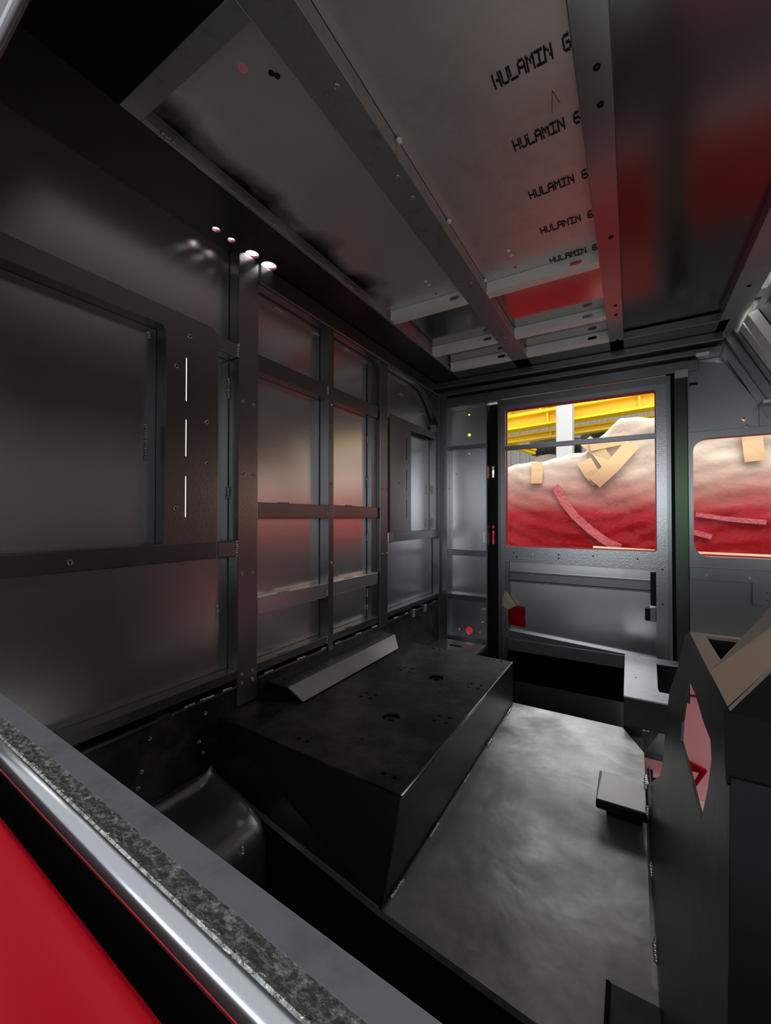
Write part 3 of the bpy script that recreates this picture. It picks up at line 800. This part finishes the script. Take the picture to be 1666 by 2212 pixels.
sill('inner_flange', [(0.135, 0.700), (0.1205, 0.700), (0.1205, 0.655), (0.135, 0.655)], 'grey_primer')
sill('textured_strip', [(0.1205, 0.6995), (0.110, 0.6990), (0.110, 0.655), (0.1205, 0.655)], 'rubber_rough')
pr = [(0.1195 - 0.0095 * t / 3, 0.6997 + (0.0009 if 0 < t < 3 else 0)) for t in range(4)]
sill('textured_crest', [(0.1115, 0.6990), (0.1105, 0.7000), (0.1090, 0.7001), (0.1075, 0.6990), (0.1085, 0.690), (0.1115, 0.690)], 'crest_gloss')
sill('glossy_edge', [(0.1085 - 0.0087 * math.sin(t * math.pi / 20), 0.6905 + 0.0088 * math.cos(t * math.pi / 20)) for t in range(11)] + [(0.0998, 0.6880), (0.1085, 0.6880)], 'seal_gloss', smooth=True)
sill('red_rim', [(0.1002, 0.6908), (0.0995, 0.6900), (0.0998, 0.6885), (0.1002, 0.6885)], 'red_rim')
sill('channel', [(0.1078, 0.6885), (0.1003, 0.6885), (0.1003, 0.60), (0.1078, 0.60)], 'deep_black')
local(sl)
dp = empty('door_skin', (0.6, 0.07, 0.5), 'glossy red outer door skin filling the bottom left corner', 'door panel')
pr = [(0.0795 - 0.004 * (1 - math.cos(t * math.pi / 2 / 5)), 0.700 - 0.004 * (1 - math.sin(t * math.pi / 2 / 5)) - 0.0) for t in range(6)]
bm = bmesh.new()
prof = [(0.0815, 0.30), (0.0815, 0.696), (0.0800, 0.6995), (0.0780, 0.6998), (0.0765, 0.6990), (0.0752, 0.6978), (0.0735, 0.6950), (0.0715, 0.6915), (0.0695, 0.687), (0.0675, 0.681), (0.065, 0.674), (0.062, 0.664), (0.059, 0.652), (0.055, 0.634), (0.051, 0.61), (0.047, 0.58), (0.044, 0.54), (0.042, 0.30)]
ra = [bm.verts.new((-0.30, y + NS * (-0.30 - 0.86), z)) for y, z in prof]
rb = [bm.verts.new((1.1, y + NS * (1.1 - 0.86), z)) for y, z in prof]
for k in range(len(prof)):
    bm.faces.new((ra[k], ra[(k + 1) % len(prof)], rb[(k + 1) % len(prof)], rb[k]))
bm.faces.new(ra); bm.faces.new(rb)
bmesh.ops.recalc_face_normals(bm, faces=bm.faces[:])
obj('outer_skin', bm, 'red_gloss', dp, smooth=True)
local(dp)

# ---- red sheet added for a see-through hole, and tape, on the far door
bm = bmesh.new()
vs = [(0.343, .440), (0.352, .446), (0.374, .452), (0.40, .455), (0.421, .453), (0.423, .43), (0.420, .405), (0.424, .38), (0.422, .357), (0.40, .357), (0.37, .361), (0.345, .366), (0.347, .39), (0.344, .41)]
PLATE(bm, vs, [], MY(2.0205), 0.003)
obj('red_hole_sheet', bm, 'red_gloss', label='bright red sheet added in place of a hole low on the black door', cat='patch', loc=(0.383, 2.02, 0.40))
bm = bmesh.new()
vs = [(0.322, .485), (0.334, .522), (0.341, .528), (0.356, .512), (0.368, .49), (0.387, .462), (0.372, .452), (0.346, .436), (0.326, .455)]
a = [bm.verts.new((x, 1.990 + 0.004 * math.sin(i * 2.1), z)) for i, (x, z) in enumerate(vs)]
c = bm.verts.new((0.350, 1.984, 0.48))
for i in range(len(a)): bm.faces.new((a[i], a[(i + 1) % len(a)], c))
r = bmesh.ops.solidify(bm, geom=bm.faces[:], thickness=0.0012)
obj('masking_tape', bm, 'tape_pale', label='crumpled pale yellow masking tape above the red patch on the door', cat='tape', loc=(0.35, 1.99, 0.48))

# ================================================================ WORKSHOP OUTSIDE
bm = bmesh.new(); B(bm, -14, 16, -8, 16, -1.05, -0.95)
obj('floor', bm, 'concrete', kind='structure')
wr = box('wall_right_dimmer', 9.0, 9.2, -8, 14.0, -0.95, 7.5, 'dimmer_dark', kind='structure', bev=0)  # unseen dark wall, added to dim reflections in the cab's left wall
for k in range(10): box('wall_girt', 8.9, 9.0, -8, 14, 0.2 + k * .55, 0.26 + k * .55, 'duct', wr, bev=0)
bm = bmesh.new(); B(bm, -14, 16, 14.0, 14.2, -0.95, 9)
hw = obj('wall_far', bm, 'hall_wall', kind='structure')
for k in range(60):
    box('cladding_rib', -9.0 + k * 0.3, -8.92 + k * 0.3, 13.95, 14.0, -0.95, 9, 'hall_wall', hw, bev=0)
for (z) in (2.2, 4.2, 6.5): box('wall_girt', -14, 16, 13.8, 13.95, z, z + 0.2, 'duct', hw, bev=0)
local(hw)

# wrapped truck
tk = empty('wrapped_truck', (1.0, 3.9, -0.95), 'red truck body wrapped in masking film seen through the door window', 'truck')


def top(x):
    if x < 0.56: return 1.300 + 0.13 * (x + 0.02)
    if x < 0.80: return 1.375 + 0.225 * ((x - 0.56) / 0.24) ** 0.8
    return 1.60 - 0.04 * min(1, (x - 0.8) / 1.0)


def yface(x, z):
    s = 3.40 - 0.05 * math.sin(max(0, min(1, (z - 0.2) / 1.1)) * math.pi)
    s += 0.010 * math.sin(9 * x + 4 * z) * math.sin(5 * z + 2 * x) + 0.006 * math.sin(31 * x * 0.5 + 14 * z) * math.sin(23 * z - 8 * x)
    s += 0.004 * math.sin(60 * z + 9 * math.sin(3 * x))
    return s


bm = bmesh.new()
NXn = 240
rows = []
for i in range(NXn + 1):
    x = -2.2 + 6.2 * i / NXn
    t = top(x) + 0.008 * math.sin(17 * x) + 0.004 * math.sin(43 * x)
    r_ = []
    for k in range(71):
        z = -0.45 + (t - 0.04 + 0.45) * k / 70
        r_.append(bm.verts.new((x, yface(x, z), z)))
    for k in range(1, 6):
        a = k / 5 * math.pi / 2
        r_.append(bm.verts.new((x, yface(x, t - .04) + 0.04 * (1 - math.cos(a)) + .02 * (k / 5), t - 0.04 + 0.04 * math.sin(a))))
    r_.append(bm.verts.new((x, 4.6, t)))
    r_.append(bm.verts.new((x, 4.6, -0.45)))
    rows.append(r_)
n = len(rows[0])
for i in range(NXn):
    for k in range(n):
        bm.faces.new((rows[i][k], rows[i + 1][k], rows[i + 1][(k + 1) % n], rows[i][(k + 1) % n]))
bm.faces.new(rows[0]); bm.faces.new(rows[-1])
bmesh.ops.recalc_face_normals(bm, faces=bm.faces[:])
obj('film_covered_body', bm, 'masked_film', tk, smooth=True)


def strip(name, pts, w, m, off=0.02, up=0):
    bm = bmesh.new()
    P_ = []
    for i, (x, z) in enumerate(pts):
        a = pts[max(0, i - 1)]; b = pts[min(len(pts) - 1, i + 1)]
        d = Vector((b[0] - a[0], b[1] - a[1])).normalized()
        nx, nz = -d.y * w / 2, d.x * w / 2
        q = []
        for s in (-1, 1):
            X_, Z_ = x + s * nx, z + s * nz
            q.append(Vector((X_, min(yface(X_, Z_), yface(x, z)) - off, Z_)))
        P_.append(q)
    va = [[bm.verts.new(q) for q in p] for p in P_]
    vb = [[bm.verts.new(q + Vector((0, 0.006, 0))) for q in p] for p in P_]
    for i in range(len(P_) - 1):
        bm.faces.new((va[i][0], va[i][1], va[i + 1][1], va[i + 1][0]))
        bm.faces.new((vb[i][0], vb[i + 1][0], vb[i + 1][1], vb[i][1]))
        for s in (0, 1): bm.faces.new((va[i][s], va[i + 1][s], vb[i + 1][s], vb[i][s]))
    for e in (0, -1): bm.faces.new((va[e][0], va[e][1], vb[e][1], vb[e][0]))
    bmesh.ops.recalc_face_normals(bm, faces=bm.faces[:])
    return obj(name, bm, m, tk)


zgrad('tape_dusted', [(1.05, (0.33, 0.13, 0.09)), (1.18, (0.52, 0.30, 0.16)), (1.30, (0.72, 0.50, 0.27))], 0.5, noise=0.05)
mat('film_fold', (0.42, 0.07, 0.08), 0.2, 0, 0.8, bump=[(45, 0.8, 0.01)])
mat('film_pale', (0.86, 0.80, 0.76), 0.2, 0, 0.6, bump=[(9, 0.5, 0.02)])
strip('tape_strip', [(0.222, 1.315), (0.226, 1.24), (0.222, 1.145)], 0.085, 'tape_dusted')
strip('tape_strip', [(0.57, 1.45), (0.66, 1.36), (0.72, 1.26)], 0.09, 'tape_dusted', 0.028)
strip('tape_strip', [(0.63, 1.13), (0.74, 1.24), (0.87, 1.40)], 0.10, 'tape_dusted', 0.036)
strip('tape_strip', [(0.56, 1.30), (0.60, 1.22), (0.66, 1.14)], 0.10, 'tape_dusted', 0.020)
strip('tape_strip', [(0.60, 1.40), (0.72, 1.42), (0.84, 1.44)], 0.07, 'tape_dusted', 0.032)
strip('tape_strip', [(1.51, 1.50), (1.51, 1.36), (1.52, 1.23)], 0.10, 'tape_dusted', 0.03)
strip('film_fold', [(0.36, 1.12), (0.42, 1.0), (0.50, 0.89), (0.60, 0.79), (0.70, 0.71), (0.79, 0.665)], 0.055, 'film_fold', 0.018)
strip('film_fold', [(1.22, 0.90), (1.38, 0.87), (1.56, 0.85)], 0.03, 'film_fold', 0.015)
strip('film_fold', [(1.13, 0.79), (1.22, 0.78), (1.30, 0.755)], 0.035, 'film_fold', 0.015)
strip('pinstripe', [(0.62, 0.668), (1.0, 0.655), (1.6, 0.648), (2.6, 0.62)], 0.014, 'cream', 0.03)
for wx in (-1.2, 2.6):
    for wy in (3.62, 4.38):
        bm = bmesh.new(); CYL(bm, (wx, wy, -0.55), 'Y', 0.4, 0.26, 28); w_ = obj('wheel', bm, 'rubber', tk)
        bm = bmesh.new(); CYL(bm, (wx, wy, -0.55), 'Y', 0.22, 0.28, 20); h_ = obj('wheel_hub', bm, 'white_steel', w_)
local(tk)

# gantry crane
gc = empty('gantry_crane', (0, 9, 2.9), 'bright yellow overhead crane girder crossing behind the wrapped truck', 'crane')


def girder(name, a, b, h, w=0.25, flange=0.35):
    """I-section from a to b (a, b bottom centre points)"""
    d = Vector(b) - Vector(a)
    L_ = d.length
    bm = bmesh.new()
    B(bm, 0, L_, -w / 2 * .3, w / 2 * .3, 0.03, h - 0.03)
    B(bm, 0, L_, -flange / 2, flange / 2, 0, 0.04)
    B(bm, 0, L_, -flange / 2, flange / 2, h - 0.04, h)
    for k in range(int(L_ / 1.6)): B(bm, k * 1.6 + .7, k * 1.6 + .73, -flange / 2 + .02, flange / 2 - .02, 0.04, h - 0.04)
    q = d.to_track_quat('X', 'Z').to_matrix().to_4x4()
    bmesh.ops.transform(bm, verts=bm.verts[:], matrix=Matrix.Translation(a) @ q)
    return obj(name, bm, 'yellow_paint', gc)


girder('main_girder', (-4.5, 9.0, 2.57), (6.0, 9.0, 3.14), 0.30)
girder('lower_girder', (-4.5, 9.3, 2.38), (6.0, 9.3, 2.90), 0.16, 0.15, 0.22)
girder('end_carriage', (-0.2, 9.6, 3.10), (-3.2, 12.5, 4.0), 0.22)
girder('side_rail', (-3.2, 8.2, 3.0), (-1.05, 9.8, 2.32), 0.12, 0.12, 0.16)
for z in (0.55, 0.75):
    bm = bmesh.new(); d = Vector((10.5, 0, 0.57)); q = d.to_track_quat('X', 'Z').to_matrix().to_4x4()
    B(bm, 0, d.length, -0.015, 0.015, 0, 0.035)
    bmesh.ops.transform(bm, verts=bm.verts[:], matrix=Matrix.Translation((-4.5, 9.1, 2.57 + z - 0.2)) @ q)
    obj('hand_rail', bm, 'yellow_paint', gc)
for k in range(12):
    x = -4.2 + 0.85 * k
    box('rail_stanchion', x, x + 0.04, 9.08, 9.12, 2.87 + 0.0543 * (x + 4.5), 3.18 + 0.0543 * (x + 4.5), 'yellow_paint', gc, bev=0)
local(gc)
box('column', -0.33, -0.05, 8.1, 8.4, -0.95, 6.0, 'white_steel', label='white steel workshop column behind the wrapped truck', cat='column', bev=0.02, loc=(-0.19, 8.25, -0.95))
# ducting and tanks behind
dk = empty('duct_bank', (0.3, 11, 2.5), 'dark ventilation ducting under the yellow crane girder', 'duct')
for (x, z, r_, l) in ((-0.75, 2.72, 0.26, 1.15), (0.95, 2.85, 0.30, 1.4), (0.5, 2.2, .26, 1.0)):
    bm = bmesh.new(); CYL(bm, (x, 11.0, z), 'X', r_, l, 24)
    for k in range(5): CYL(bm, (x - l / 2 + l * (k + .5) / 5, 11.0, z), 'X', r_ + .02, 0.04, 24)
    obj('duct_run', bm, 'duct', dk)
    for sx in (-.3, .3): box('duct_leg', x + sx - .03, x + sx + .03, 10.97, 11.03, -0.95, z - r_ + .02, 'duct', dk, bev=0)
local(dk)
bm = bmesh.new(); bmesh.ops.create_uvsphere(bm, u_segments=32, v_segments=20, radius=0.42, matrix=Matrix.Translation((-0.72, 9.6, 1.85)) @ Matrix.Diagonal((1.1, 1, 1, 1)))
CYL(bm, (-0.72, 9.6, 0.45), 'Z', 0.44, 2.8, 32)
obj('domed_vessel', bm, 'pale_tank', smooth=True, label='pale domed vessel rising behind the left end of the wrapped truck', cat='tank', loc=(-0.72, 9.6, -0.95))
bm = bmesh.new(); bmesh.ops.create_uvsphere(bm, u_segments=32, v_segments=20, radius=0.45, matrix=Matrix.Translation((0.55, 9.8, 2.35)) @ Matrix.Rotation(.5, 4, 'Y') @ Matrix.Diagonal((1.5, 1, .8, 1)))
CYL(bm, (0.55, 9.8, 0.6), 'Z', 0.30, 3.1, 24)
obj('extractor_hood', bm, 'duct', smooth=True, label='dark rounded extractor hood right of the white column', cat='hood', loc=(0.55, 9.8, -0.95))
